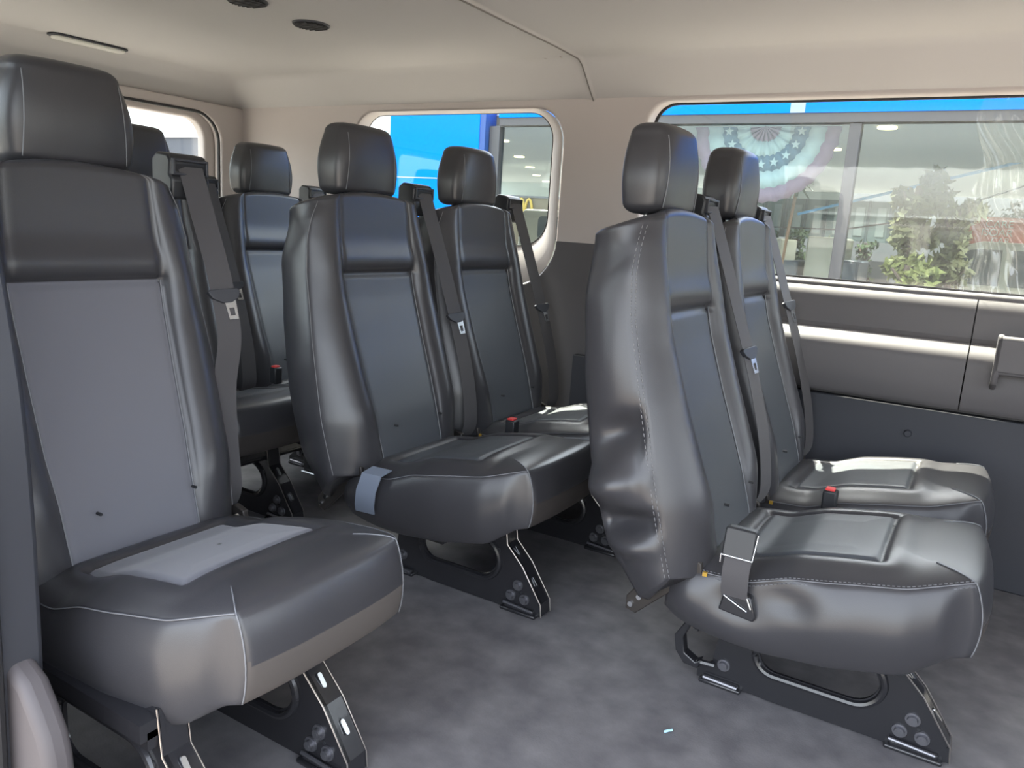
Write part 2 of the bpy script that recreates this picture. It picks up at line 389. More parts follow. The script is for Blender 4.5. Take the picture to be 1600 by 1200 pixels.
def back_pt(kind, t, v, near_wr=0):
    """kind front: t=-1..1 ; side: t=0..1 sign ; back"""
    zf = .266 + (.862 - .266) * v; zb = .202 + (.835 - .202) * v
    ws = interp(WSt, zf); top = ss(.80, 1, v)
    if kind == 'f':
        y = ws * t; z = zf + .016 * (1 - t * t) * top; x = back_front_x(y, zf, top)
        return [x, y + shy(z), z]
    if kind == 'b':
        wb = WB0 - .03 * top; y = -wb * t; z = zb + .016 * (1 - t * t) * top
        return [interp(XBt, zb) - .012 * (1 - t ** 4), y + shy(z), z]
    s, sg = t
    z = zf + (zb - zf) * s; wb = WB0 - .03 * top
    w0 = ws + (wb - ws) * s; W = interp(WBt, z)
    y = w0 + (max(0, W - max(ws, wb)) + .008) * (sin(pi * s) ** .75)
    x = interp(XFt, zf) * (1 - s) + interp(XBt, zb) * s
    if near_wr and sg < 0:
        for (cx, cz, sx, sz, am, ang) in near_wr:
            dx, dz = x - cx, z - cz; p = dx * cos(ang) + dz * sin(ang); q = -dx * sin(ang) + dz * cos(ang)
            y += am * exp(-(p / sx) ** 2 - (q / sz) ** 2)
    return [x, sg * y + shy(z), z]
def backrest(wr=0, mats=(VIN, VINI)):
    nf, nsd, nb, nv = 72, 14, 14, 120
    def row(v):
        ai = interp(WIt, .266 + .596 * v) / interp(WSt, .266 + .596 * v)
        tt = [-1 + (1 - ai) * i / 16 for i in range(16)] + [-ai + 2 * ai * i / 40 for i in range(40)] + [ai + (1 - ai) * i / 16 for i in range(17)]
        r = [back_pt('f', t, v, wr) for t in tt]
        r += [back_pt('s', (i / nsd, 1), v, wr) for i in range(1, nsd)]
        r += [back_pt('b', -1 + 2 * i / nb, v, wr) for i in range(nb + 1)]
        r += [back_pt('s', (1 - i / nsd, -1), v, wr) for i in range(1, nsd)]
        return r
    def shrink(r, fy, fx, dz):
        cx = sum(p[0] for p in r) / len(r)
        return [[cx + (p[0] - cx) * fx, p[1] * fy, p[2] + dz] for p in r]
    rows = []; b = row(0)
    for k in range(6, 0, -1):
        fr = k / 6; rows.append(shrink(b, 1 - .03 * fr ** 2, 1 - .25 * fr ** 2, -.005 * fr))
    rows += [row(i / nv) for i in range(nv + 1)]
    tp = rows[-1]; R = .030
    for k in range(1, 9):
        a = k / 8 * pi / 2; rows.append(shrink(tp, 1 - R * 1.2 * (1 - cos(a)) / .165, 1 - R * (1 - cos(a)) / .062, R * .5 * sin(a)))
    for k in (1, 2, 3):
        rows.append(shrink(rows[-1], .9, .62, .0012))
    v, f = loft(rows); n = len(rows[0])
    mi = []
    for q in f:
        if len(q) != 4: mi.append(0); continue
        c = [sum(v[i][k] for i in q) / 4 for k in range(3)]
        j = min(q[0] % n, q[1] % n)
        mi.append(1 if (16 <= j < 56 and max(q) < n * 10 ** 6 and c[0] > -.60 and c[2] < SEAMZ) else 0)
    return v, f, mi
def dashes(m, pts, L=.0042, gap=.0028, r=.0008, off=(0, 0, 0)):
    P = [Vector(p) + Vector(off) for p in pts]; acc = 0
    for a, b in zip(P, P[1:]):
        d = (b - a).length
        t = 0
        k = max(1, int(d / (L + gap)))
        for i in range(k):
            q0 = a + (b - a) * (i / k); q1 = a + (b - a) * ((i + .62) / k); m.tube([q0, q1], r, 4)
def back_stitch(near_wr, dashed):
    m = MB()
    for sg in (-1, 1):
        pts = [back_pt('f', sg, i / 60, near_wr) for i in range(61)]
        pts = [(p[0] + .0006, p[1] + sg * .0006, p[2]) for p in pts]
        if dashed and sg < 0: dashes(m, pts, off=(-.004, -.0015, 0)); dashes(m, pts, off=(.0035, .001, 0))
        else: m.tube(pts, .0009, 5)
    return m
def back_piping():
    m = MB()
    for sg in (-1, 1):
        pts = []
        for i in range(70):
            z = .27 + (SEAMZ - .27) * i / 69; y = sg * (interp(WIt, z) + .0005); pts.append((back_front_x(y, z) + .0012, y + shy(z), z))
        m.tube(pts, .0015, 5)
    return m
# cushion
ZTt = smooth_tab([(-.50, .262), (-.42, .268), (-.33, .276), (-.268, .300), (-.18, .317), (-.098, .330), (-.012, .355), (.03, .356)], -.5, .03, 200, 2)
ZBt = smooth_tab([(-.50, .185), (-.46, .170), (-.39, .162), (-.30, .160), (-.19, .171), (-.08, .190), (-.017, .236), (.03, .246)], -.5, .03, 200, 2)
def cush_n(x): return interp(CNt, x)
def cush_f(x): return interp(CFt, x)
CNt = smooth_tab([(-.50, .165), (-.44, .195), (-.35, .205), (-.2, .203), (-.10, .190), (-.04, .168), (-.012, .158)], -.5, -.012, 120, 1)
CFt = smooth_tab([(-.50, .165), (-.44, .200), (-.35, .212), (-.2, .212), (-.10, .198), (-.04, .165), (-.012, .142)], -.5, -.012, 120, 1)
YN, YF = interp(CNt, -.012), interp(CFt, -.012)
YC = 0
def plan():
    P = []
    for i in range(70):
        t = i / 69; x = -.48 + (.468) * t; P.append((x, -cush_n(x)))
    for i in range(1, 48):
        t = i / 48; P.append((-.012 + .012 * (1 - abs(2 * t - 1) ** 3), -YN + (YN + YF) * t))
    for i in range(70):
        t = 1 - i / 69; x = -.48 + (.468) * t; P.append((x, cush_f(x)))
    for i in range(1, 30):
        t = i / 30; P.append((-.48, cush_f(-.48) * (1 - t) - cush_n(-.48) * t))
    return P
def cush_top(x, y, r):
    z = interp(ZTt, x) + .028 * (1 - r ** 4) ** .9
    dx = max(-.372 - x, x + .145); dy = abs(y + .010) - .122; d = max(dx, dy) if (dx < 0 or dy < 0) else sqrt(dx * dx + dy * dy)
    z -= .007 * exp(-(d / .005) ** 2)
    if d > 0: z += .0045 * exp(-((d - .024) / .018) ** 2) * (1 - r ** 6)
    else: z -= .003 * min(1, -d / .05)
    # seam running across the nose from the insert
    if x > -.145: z -= .004 * exp(-((x + .060) / .02) ** 2) * 0
    return z
def cushion(wr=None):
    P = plan(); n = len(P)
    cx, cy = -.24, 0
    rows = []
    def side(s, inset=0, drop=0):
        r = []
        for (x, y) in P:
            zb, zt = interp(ZBt, x), interp(ZTt, x)
            bul = .014 * sin(pi * s) ** .8
            if x > -.0125 and -YN + .001 < y < YF - .001: ox, oy = x + bul + .010 * (1 - s), y
            elif x <= -.479: ox, oy = x, y
            else: ox, oy = x + (.010 * (1 - s) + bul * .8) * ss(-.03, -.012, x), y + (1 if y > 0 else -1) * bul * 1.3 * (1 - ss(-.05, -.012, x))
            z = zb + (zt - zb) * s
            if wr and y < 0 and abs(y) > .1:
                for (ax, az, sx, sz, am) in wr: oy += am * exp(-((x - ax) / sx) ** 2 - ((z - az) / sz) ** 2)
            f_ = 1 - inset
            r.append((cx + (ox - cx) * f_, cy + (oy - cy) * f_, z - drop))
        return r
    for k in range(6, 0, -1):
        t = k / 6; rows.append(side(0, .25 * t * t, .014 * t))
    for k in range(17): rows.append(side(k / 16))
    NR = 64
    for k in range(1, NR + 1):
        r = 1 - k / NR * .985
        row = []
        for (x, y) in P:
            X, Y = cx + (x - cx) * r, cy + (y - cy) * r; row.append((X, Y, cush_top(X, Y, r)))
        rows.append(row)
    v, f = loft(rows); mi = []
    for q in f:
        if len(q) != 4: mi.append(0); continue
        c = [sum(v[i][k] for i in q) / 4 for k in range(3)]
        ri = q[0] // n
        if ri >= 23 and abs(c[1] + .010) < .121 and -.371 < c[0] < -.146: mi.append(1)
        elif ri < 23 and c[2] < .292 and c[0] > -.013 and -YN < c[1] < YF: mi.append(2)
        else: mi.append(0)
    return [(a, b + YC, c) for a, b, c in v], f, mi, P
def cush_stitch(P, wr, dashed):
    m = MB(); n = len(P)
    # side seam round the near side + front corners
    near = [(x, y - .001 + YC, interp(ZTt, x) + .0006) for (x, y) in P[:70]]
    front = [(x + .001, y + YC, interp(ZTt, x) + .0006) for (x, y) in P[69:118]]
    far = [(x, y + .001 + YC, interp(ZTt, x) + .0006) for (x, y) in P[117:187]]
    m.tube(near, .0011, 5); m.tube(far, .0011, 5)
    if dashed: dashes(m, near, off=(0, -.0012, -.006)); dashes(m, near, off=(0, .002, .003))
    for sg in (-1, 1):
        pts = []
        for k in range(17):
            s = k / 16; zb, zt = interp(ZBt, -.012), interp(ZTt, -.012); bul = .014 * sin(pi * s) ** .8
            pts.append((-.012 + bul * .8 + .010 * (1 - s) + .001, (-YN if sg < 0 else YF), zb + (zt - zb) * s))
        # carry on over the nose towards the insert corner
        for k in range(1, 8):
            r = 1 - k / 8 * .28; X, Y = -.24 + (-.012 + .24) * r, (-YN if sg < 0 else YF) * r; pts.append((X, Y + YC, cush_top(X, Y, r) + .0008))
        m.tube(pts, .0011, 5)
    return m
def headrest():
    rows = []
    def pl(hx, hy, z, x0, n_=72):
        r = []
        for i in range(n_):
            a = 2 * pi * i / n_; c, s = cos(a), sin(a)
            X = hx * abs(c) ** (2 / 4.6) * (1 if c > 0 else -1); Y = hy * abs(s) ** (2 / 4.2) * (1 if s > 0 else -1)
            if c > 0: X += .006 * (1 - (Y / hy) ** 2)
            r.append((x0 + X, Y, z))
        return r
    z0, z1 = .882, 1.048; hx, R = .043, .026
    NB = 28
    for i in range(8, 0, -1):
        a = i / 8 * pi / 2; k = R * (1 - cos(a)); rows.append(pl(hx - k, .108 - k, z0 + R * .8 * (1 - sin(a)), -.640))
    rows.insert(0, pl(.006, .03, z0, -.640))
    for i in range(NB + 1):
        t = i / NB; z = z0 + R * .8 + (z1 - R * .9 - z0 - R * .8) * t
        hy = .108 + .006 * sin(pi * t) - .018 * t * t; rows.append(pl(hx + .004 * sin(pi * t), hy, z, -.640 - .002 * t))
    for i in range(1, 9):
        a = i / 8 * pi / 2; k = R * (1 - cos(a)); rows.append(pl(hx - k, .090 - k, z1 - R * .9 + R * .9 * sin(a), -.642))
    rows.append(pl(.006, .03, z1 + .002, -.642))
    return loft(rows)
def head_seams():
    m = MB()
    for sg in (-1, 1):
        pts = []
        for i in range(26):
            t = i / 25; z = .894 + .130 * t; hy = .108 + .006 * sin(pi * t) - .018 * t * t; hx = .043 + .004 * sin(pi * t)
            yy = .086 - .008 * t; q = yy / hy
            X = hx * (1 - q ** 4.2) ** (1 / 4.6) + .006 * (1 - q * q)
            pts.append((-.640 - .002 * t + X + .0004, sg * yy, z))
        m.tube(pts, .0011, 5)
    return m
# ---- shared part meshes (built once, linked to an unused holder list)
def ribbon(m, path, wdir, wd, th=.0014):
    W = Vector(wdir).normalized() * wd / 2; P = [Vector(p) for p in path]; v = []
    for i, p in enumerate(P):
        d = (P[min(i + 1, len(P) - 1)] - P[max(0, i - 1)]).normalized(); nrm = d.cross(W).normalized() * th / 2
        v += [p - W - nrm, p + W - nrm, p + W + nrm, p - W + nrm]
    f = []
    for i in range(len(P) - 1):
        a = i * 4
        for j in range(4): f.append((a + j, a + (j + 1) % 4, a + 4 + (j + 1) % 4, a + 4 + j))
    f += [(3, 2, 1, 0), tuple(range(len(v) - 4, len(v)))]
    m.add(v, f)
def make_housing(parent, y):
    """belt outlet on the shoulder of a seat"""
    e = MB()
    pr = [(-.660, .845), (-.600, .845), (-.598, .882), (-.606, .890), (-.602, .914), (-.612, .926), (-.645, .930), (-.660, .918)]
    e.prism(pr, lambda u, v_, t: (u, t, v_), -.041, .041)
    h = e.build('belt_housing', PLA, parent, bevel=.007, seg=4, loc=(0, y, 0))
    e = MB(); e.box(-.607, -.598, -.035, .035, .888, .893); e.box(-.607, -.598, -.035, .035, .913, .918)
    e.box(-.607, -.598, -.038, -.033, .888, .918); e.box(-.607, -.598, .033, .038, .888, .918)
    g = e.build('belt_guide', PLG, h, bevel=.0015)
    return h
def make_strap(parent, y, pts, wd=.046, name='shoulder_strap', mt=WEB, latch=.5, wdir=(0.25, 1, 0)):
    P = [Vector(p) for p in pts]; Q = []
    for i in range(len(P) - 1):      # catmull-rom
        p0, p1, p2, p3 = P[max(0, i - 1)], P[i], P[i + 1], P[min(len(P) - 1, i + 2)]
        for k in range(8):
            t = k / 8; Q.append(.5 * ((2 * p1) + (p2 - p0) * t + (2 * p0 - 5 * p1 + 4 * p2 - p3) * t * t + (3 * p1 - p0 - 3 * p2 + p3) * t ** 3))
    Q.append(P[-1])
    m = MB(); ribbon(m, Q, wdir, wd); o = m.build(name, mt, parent, smooth=True, loc=(0, y, 0))
    if latch is not None:
        k = int(latch * (len(Q) - 1)); p = Q[k]; d = (Q[k + 1] - Q[k]).normalized()
        sd = Vector(wdir).normalized(); sd = (sd - d * sd.dot(d)).normalized(); nn = d.cross(sd)
        if nn.x < 0: nn = -nn
        M = Matrix((( sd.x, d.x, nn.x, p.x), (sd.y, d.y, nn.y, p.y), (sd.z, d.z, nn.z, p.z), (0, 0, 0, 1)))
        m = MB()   # plastic body across the belt
        m.prism([(-.031, -.006), (-.026, -.010), (.026, -.010), (.031, -.004), (.026, .008), (.012, .016), (-.006, .016), (-.024, .006)], lambda u, v_, t: M @ Vector((u, v_, t)), -.003, .007)
        b = m.build('latch_plate', PLG, o, bevel=.0012)
        out = [(-.002, .010), (.020, .010), (.019, .048), (.001, .048)]; inn = [(.004, .026), (.014, .026), (.014, .041), (.005, .041)]
        m = MB()
        for (a0, a1), (b0, b1) in zip(zip(out, out[1:] + out[:1]), zip(inn, inn[1:] + inn[:1])):
            m.prism([a0, a1, b1, b0], lambda u, v_, t: M @ Vector((u, v_, t)), .001, .0035)
        m.build('latch_tongue', CHR, b)
    return o
def make_posts(parent, y):
    for sg in (-1, 1):
        m = MB(); m.cyl((-.640, sg * .058, .80), (-.640, sg * .058, .90), .0058, 14); p = m.build('headrest_post', CHR, parent, smooth=True, sharp=40, loc=(0, y, 0))
        m = MB(); m.cyl((-.640, sg * .058, .872), (-.640, sg * .058, .898 if False else .886), .0125, 20, .011); m.build('post_sleeve', PLA, p, bevel=.001)
WR_BACK = [(-.575, .50, .05, .032, -.038, .5), (-.59, .405, .07, .033, .042, .35), (-.545, .345, .06, .020, -.038, .3), (-.54, .30, .05, .018, .020, .25), (-.62, .62, .05, .08, .006, 0), (-.53, .44, .018, .05, -.010, .2), (-.585, .25, .05, .02, -.010, .6)]
WR_CUSH = [(-.345, .235, .055, .03, .016), (-.27, .265, .05, .025, .012), (-.20, .25, .04, .05, -.008), (-.11, .26, .06, .05, -.006), (-.42, .23, .04, .04, -.008)]
bv, bf, bmi = backrest(0)
def merge(o, m, mt):
    me = o.data; n0 = len(me.vertices)
    if mt.name not in me.materials: me.materials.append(mt)
    mi = list(me.materials).index(mt); bm = bmesh.new(); bm.from_mesh(me)
    vs_ = [bm.verts.new(v_) for v_ in m.v]
    for q in m.f:
        try: f_ = bm.faces.new([vs_[i] for i in q]); f_.material_index = mi; f_.smooth = True
        except ValueError: pass
    bm.to_mesh(me); bm.free()
CV = {}
HY = .014
def seat_unit(parent, y, kind):
    """one sitting place: backrest, cushion, headrest, belt outlet"""
    wr = kind == 'worn'; key = kind
    if key not in CV:
        if wr: v_, f_, mi_ = backrest(WR_BACK)
        else: v_, f_, mi_ = bv, bf, bmi
        pm = CLO if kind == 'cloth' else VINI
        b = link_mesh('backrest', v_, f_, [VIN, pm], parent, True, mi_)
        cv, cf, cmi, P = cushion(WR_CUSH if wr else None)
        c = link_mesh('seat_cushion', cv, cf, [VIN, pm, LOWF if kind == 'cloth' else LOWD], parent, True, cmi)
        hv, hf = headrest(); h = link_mesh('headrest', hv, hf, [VIN, PIP], parent, True)
        merge(b, back_stitch(WR_BACK if wr else 0, wr), THR); merge(b, back_piping(), PIP); merge(c, cush_stitch(P, wr, wr), PIP); merge(h, head_seams(), PIP)
        CV[key] = (b, c, h)
        b.location = (0, y, -.006 if wr else 0); c.location = (0, y, 0); h.location = (0, y + HY, -.009 if wr else 0)
    else:
        b0, c0, h0 = CV[key]
        b = share(b0, parent, (0, y, 0)); c = share(c0, parent, (0, y, 0)); h = share(h0, parent, (0, y + HY, 0))
    make_posts(parent, y + HY)
    return b, c, h
def bolt(parent, x, y, z, sg=-1):
    m = MB(); m.cyl((x, y, z), (x, y + sg * .0025, z), .0125, 24, .012); m.cyl((x, y + sg * .0025, z), (x, y + sg * .0085, z), .0085, 24, .0075)
    m.cyl((x, y + sg * .0085, z), (x, y + sg * .0095, z), .0045, 6)
    m.build('bolt', BOL, parent, smooth=True, sharp=30)
def leg(parent, y, rear_x=-.43):
    outer = [(-.432, .004), (-.432, .022), (-.405, .045), (-.400, .09), (-.362, .195), (-.10, .215), (-.094, .150), (-.052, .108), (-.002, .034), (-.001, .006), (-.012, .002), (-.095, .002), (-.105, -.0 + .003), (-.30, .003), (-.325, .005), (-.36, .002)]
    hole = rrect(-.322, -.118, .062, .145, [.035, .045, .05, .02])
    o = plate('leg', outer, [hole], lambda u, v_, t: (u, t - .003, v_), .006, STE, parent); o.location = (0, y, 0)
    m = MB()
    # rolled rim of the opening, front and rear flanges
    m.tube([(a, -.004, b) for a, b in rrect(-.330, -.110, .054, .152, [.038, .05, .055, .02])], .0065, 8, closed=True)
    m.build('rim', STE, o, smooth=True)
    m = MB(); fl_ = [(-.103, .215), (-.094, .150), (-.052, .108), (-.002, .034), (.001, .006)]
    for a, b in zip(fl_, fl_[1:]):
        d = Vector((b[0] - a[0], 0, b[1] - a[1])).normalized(); nrm = Vector((-d.z, 0, d.x)) * .004
        v_ = []
        for yy in (-.004, .036):
            v_ += [Vector((a[0], yy, a[1])), Vector((b[0], yy, b[1])), Vector((b[0], yy, b[1])) - nrm, Vector((a[0], yy, a[1])) - nrm]
        m.add(v_, [(0, 1, 2, 3), (7, 6, 5, 4), (0, 4, 5, 1), (1, 5, 6, 2), (2, 6, 7, 3), (3, 7, 4, 0)])
    fr = m.build('flange', STE, o, smooth=True, sharp=35)
    m = MB(); m.tube([(a + .001, -.005, b) for a, b in fl_], .0014, 6); m.tube([(a + .002, .036, b) for a, b in fl_], .0009, 6); m.build('edge_highlight', mat('steel_edge_highlight', (.38, .35, .33), .35, metal=.9) if 'steel_edge_highlight' not in bpy.data.materials else bpy.data.materials['steel_edge_highlight'], fr, smooth=True)  # bright strips paint the highlight along the flange edges
    for zz in (.135, .075):
        m = MB(); xx = interp([(.034, -.002), (.108, -.052), (.150, -.094)], zz)
        m.prism(rrect(-.004, .004, -.012, .012, .0039), lambda u, v_, t: (xx + .002 + t - v_ * .62, .016 + u, zz + v_ * .8), 0, .002); m.build_each('slot', CHR, fr)
    m = MB()
    for (a, b) in ((-.098, -.008), (-.425, -.345)):
        m.box(a, b, -.016, .016, .0, .008)
    m.box(-.09, -.015, -.011, -.002, .006, .016); m.box(-.42, -.35, -.011, -.002, .006, .014)
    m.build_each('floor_mount', STE, o, bevel=.003)
    m = MB(); m.tube([(-.092, -.009, .017), (-.02, -.009, .013)], .0035, 8); m.tube([(-.417, -.012, .012), (-.352, -.012, .010)], .004, 8); m.build_each('mount_edge', CHR if False else BOL, o, smooth=True)
    for (a, b) in ((-.061, .062), (-.0775, .0345), (-.0425, .0335), (-.383, .044)): bolt(o, a, -.003, b)
    m = MB(); m.cyl((-.115, -.002, .13), (-.115, -.0045, .13), .005, 12); m.cyl((-.05, -.002, .048), (-.05, -.0045, .048), .003, 10); m.build_each('hole_plug', PLA, o)
    return o
def base_frame(parent, y0, y1):
    m = MB()
    m.cyl((-.345, y0, .155), (-.345, y1, .155), .017, 16); m.cyl((-.12, y0, .175), (-.12, y1, .175), .014, 16)
    m.box(-.37, -.10, y0 - .02, y0 + .02, .165, .19); m.box(-.37, -.10, y1 - .02, y1 + .02, .165, .19)
    m.box(-.42, -.10, y0 - .03, y1 + .03, .180, .205)
    m.build('base_frame', STE, parent, smooth=True, sharp=35)
HNG = mat('hinge_steel', (.05, .045, .042), .4, metal=.5)
def hinge(parent, y, near=True):
    m = MB(); m.prism([(-.545, .160), (-.525, .155), (-.465, .215), (-.410, .262), (-.415, .285), (-.440, .292), (-.490, .262), (-.545, .185)], lambda u, v_, t: (u, t, v_), y - .006, y + .006)
    o = m.build('recliner_hinge', HNG, parent, bevel=.002)
    m = MB(); m.cyl((-.432, y - .006, .270), (-.432, y - .013, .270), .0075, 20, .005); m.build('rivet', CHR, o, smooth=True, sharp=40)
    if near and parent.name != 'triple_seat':
        m = MB(); m.box(-.410, -.402, y - .008, y - .002, .264, .271); m.build('tag', YEL, o)
    m = MB(); m.cyl((-.520, y - .006, .190), (-.520, y - .010, .190), .005, 12); m.cyl((-.535, y - .006, .172), (-.535, y - .010, .172), .005, 12); m.build_each('screw', CHR, o)
    return o
def buckle(parent, x, y, z, tilt=0):
    M = Matrix.Translation((x, y, z)) @ Matrix.Rotation(tilt, 4, 'Y')
    m = MB(); m.box(-.010, .018, -.014, .014, -.05, .0, M=M); o = m.build('buckle', PLA, parent, bevel=.004)
    m = MB(); m.box(-.006, .012, -.010, .010, -.001, .004, M=M); m.build('release_button', RED, o, bevel=.001)
def side_buckle(parent, x, y):
    """buckle end on a webbing stub, standing up beside the cushion"""
    m = MB(); ribbon(m, [(x, y - .003, .235), (x - .002, y - .016, .262), (x - .003, y - .017, .30), (x - .002, y - .006, .335)], (1, 0, 0), .044, .003)
    st = m.build('buckle_webbing', WEB, parent, smooth=True)
    m = MB(); m.prism(rrect(-.026, .026, -.024, .024, .006), lambda u, v_, t: (x - .004 + u, y - .004 + t + v_ * .25, .345 + v_), -.009, .009)
    o = m.build('buckle', PLA, parent, bevel=.003)
    m = MB(); m.tube([(x - .03, y - .018, .322), (x + .022, y - .018, .322), (x + .024, y - .010, .366)], .0013, 6); m.tube([(x - .03, y - .018, .322), (x - .030, y - .018, .308)], .0013, 6)
    m.build('buckle_rim', CHR, o, smooth=True)
    m = MB(); m.prism([(-.030, -.022), (.030, -.028), (.034, -.018), (.022, .014), (-.022, .018)], lambda u, v_, t: (x + .004 + u, y + t, .243 + v_), -.012, .012)
    k = m.build('anchor_plate', STE, parent, bevel=.003)
    m = MB(); m.tube([(x - .018, y - .014, .250), (x + .004, y - .015, .240), (x + .022, y - .014, .232)], .0011, 6); m.tube([(x + .02, y - .014, .255), (x + .028, y - .014, .238)], .0015, 6); m.build('anchor_edge', CHR, k, smooth=True)
STR = [(-.602, 0, .904), (-.592, 0, .880), (-.562, .002, .80), (-.525, .004, .70), (-.488, .004, .60), (-.455, .004, .50), (-.428, .003, .40), (-.415, .0, .31), (-.43, 0, .27)]
def bench(name, loc, label, cat, places, legs, kinds, straps, near_buckle=None, group=None):
    e = empty(name, loc, label, cat, group)
    for i, y in enumerate(places):
        seat_unit(e, y, kinds[i])
    for i, (y, lt, off) in enumerate(straps):
        make_housing(e, y); make_strap(e, y, [(a + off * ss(.66, .42, c) , b + off * .3 * ss(.66, .42, c), c) for a, b, c in STR], latch=lt)
    for y in legs: leg(e, y)
    base_frame(e, legs[0], legs[-1])
    for y in places:
        hinge(e, y - .196); hinge(e, y + .196, False)
        m = MB(); m.cyl((-.418, y - .085, .36), (-.408, y - .085, .36), .0026, 10); m.cyl((-.418, y + .085, .36), (-.408, y + .085, .36), .0026, 10); m.build_each('snap_button', PLA, e)
    return e
A = bench('double_seat', (0, 0, 0), 'black leather double seat at right beside the large side window, wrinkled side cover', 'seat',
          (.076, .546), (0, .424), ('worn', 'plain'), ((.305, .50, 0), (.775, .42, 0)))
side_buckle(A, -.347, -.132)
buckle(A, -.285, .302, .338)
m = MB(); m.prism([(-.475, .09), (-.45, .135), (-.432, .128), (-.43, .11), (-.446, .118), (-.458, .09), (-.452, .06), (-.43, .048), (-.42, .055), (-.425, .036), (-.452, .038), (-.470, .06)], lambda u, v_, t: (u, t, v_), -.035, -.012)
h = m.build('strap_hook', STE, A, bevel=.002)
m = MB(); m.tube([(-.44, -.024, .045), (-.40, -.01, .04)], .006, 8); m.build('hook_arm', STE, h)
B = bench('double_seat', (-.786, .007, 0), 'black leather double seat in the middle, in front of the rear quarter window', 'seat',
          (.076, .546), (0, .424), ('plain', 'plain'), ((.305, .52, 0), (.775, .52, 0)))
buckle(B, -.285, .300, .343)
m = MB(); ribbon(m, [(-.36, -.118, .292), (-.362, -.150, .285), (-.366, -.163, .25), (-.372, -.160, .215), (-.378, -.150, .195)], (1, .1, 0), .050, .003); m.build('lap_webbing', WEBG, B, smooth=True)
m = MB(); m.box(-.30, -.20, -.10, .02, .150, .160); m.build('adjuster_plate', STE, B, bevel=.002)
S = bench('single_seat', (-.768, -.7265, 0), 'black single seat with matte grey centre panels, nearest at the left', 'seat',
          (.076,), (-.125, .115), ('cloth',), ((.305, .42, -.06),))
m = MB(); m.tube([(-.47, -.13, .32), (-.45, -.15, .29), (-.40, -.155, .262), (-.395, -.15, .25)], .009, 8); m.build('recline_lever', PLA, S, smooth=True)
m = MB(); m.tube([(-.405, -.160, .266), (-.395, -.160, .257)], .003, 6); m.build('lever_tip', CHR, S, smooth=True)
D = bench('triple_seat', (-1.573, -.075, 0), 'black leather rear bench against the back doors, farthest row', 'seat',
          (-.40, .076, .546), (-.36, .11, .50), ('plain', 'plain', 'plain'), ((-.17, .5, 0), (.315, .5, 0), (.785, .5, 0)))
buckle(D, -.285, .300, .375)
# load strap box lying on the floor by the rear bench
e = empty('floor_bracket', (-1.86, .40, 0), 'small black and tan floor bracket behind the middle seat', 'bracket')
m = MB(); m.box(-.03, .03, -.025, .025, 0, .055); m.build('bracket_body', STE, e, bevel=.004)
m = MB(); m.prism([(-.026, .055), (.026, .055), (.018, .10), (-.01, .115), (-.024, .09)], lambda u, v_, t: (u, t, v_), -.018, .018); m.build('bracket_cap', mat('tan_plastic', (.22, .18, .12), .5), e, bevel=.004)
m = MB(); m.tube([(-.03, -.03, .006), (.03, -.03, .006)], .004, 6); m.build('bracket_edge', CHR, e)

# ------------------------------------------------------------------ outside
GZ = -.65
m = MB(); m.box(-60, 60, -40, 80, GZ - .1, GZ); g = m.build('ground', ASP); struct(g)
# showroom facade parallel to the van
FY = 7.0
sh = empty('showroom', (-3, FY, GZ), 'glass fronted showroom with a bright blue band, outside the side windows', 'building')
def P(name, mt, boxes, bevel=0, par=sh):
    m = MB()
    for b in boxes: m.box(*b)
    o = m.build(name, mt, par, bevel=bevel); o.location = -Vector(par.location); return o
P('blue_band', BLU, [(-5.42, 14, FY - .1, FY + .5, 2.09, 3.2)])
P('blue_panel', BLU, [(-7.06, -5.66, FY - .15, FY + .1, GZ, 3.2)])
P('panel_edge', BLU2, [(-5.66, -5.58, FY - .14, FY + .1, GZ, 3.2)])
P('panel_joint', mat('joint_grey', (.35, .38, .42), .5), [(-7.06, -5.66, FY - .155, FY - .14, 1.352, 1.364)])
P('white_wall', WHT, [(-16, -7.16, FY - .15, FY + .2, 1.86, 3.2)])
P('grey_base_wall', mat('grey_base', (.10, .105, .125), .7), [(-16, -7.16, FY - .12, FY + .2, GZ, 1.86)])
P('pale_edge', mat('pale_blue_edge', (.45, .65, .80), .5), [(-7.16, -7.06, FY - .13, FY + .1, GZ, 3.2)])
P('top_beam', ALU, [(-5.42, 14, FY - .08, FY + .08, 2.0, 2.09)])
for x in (-5.50, -3.25, -1.405, 1.4, 4.2, 7):
    P('mullion', ALU, [(x - (.075 if x < -5 else (.055 if x > -2 else .02)), x + (.075 if x < -5 else (.055 if x > -2 else .02)), FY - .06, FY + .06, GZ, 2.0)], bevel=.01)
P('sticker', mat('white_sticker', (.25, .32, .38), .5), [(-2.02, -1.88, FY - .105, FY - .1, 2.09, 2.21)])
P('glass_pane', SHG, [(-5.42, 14, FY, FY + .01, GZ, 2.0)])
P('showroom_ceiling', mat('showroom_ceiling_grey', (.42, .44, .43), .8), [(-14, 14, FY + .1, FY + 13, 2.14, 2.2)])
P('rear_fascia', mat('pale_fascia', (.55, .62, .62), .7), [(-14, -3.4, FY + 12.9, FY + 13, 1.75, 2.2)])
LAMP = mat('warm_downlight', (1, .85, .5), .5, emit=((1, .78, .38), 3.0))
for (x, y) in ((-7.0, 9.5), (-8.2, 12), (-9.3, 14.3), (-10.5, 16.7), (-11.5, 19), (-3.8, 7.8), (-2.2, 10.4), (-1.3, 8.3)):
    m = MB(); r_ = .10; m.cyl((x, y, 2.14), (x, y, 2.12), r_, 24); o = m.build('downlight', LAMP, sh); o.location = -Vector(sh.location)
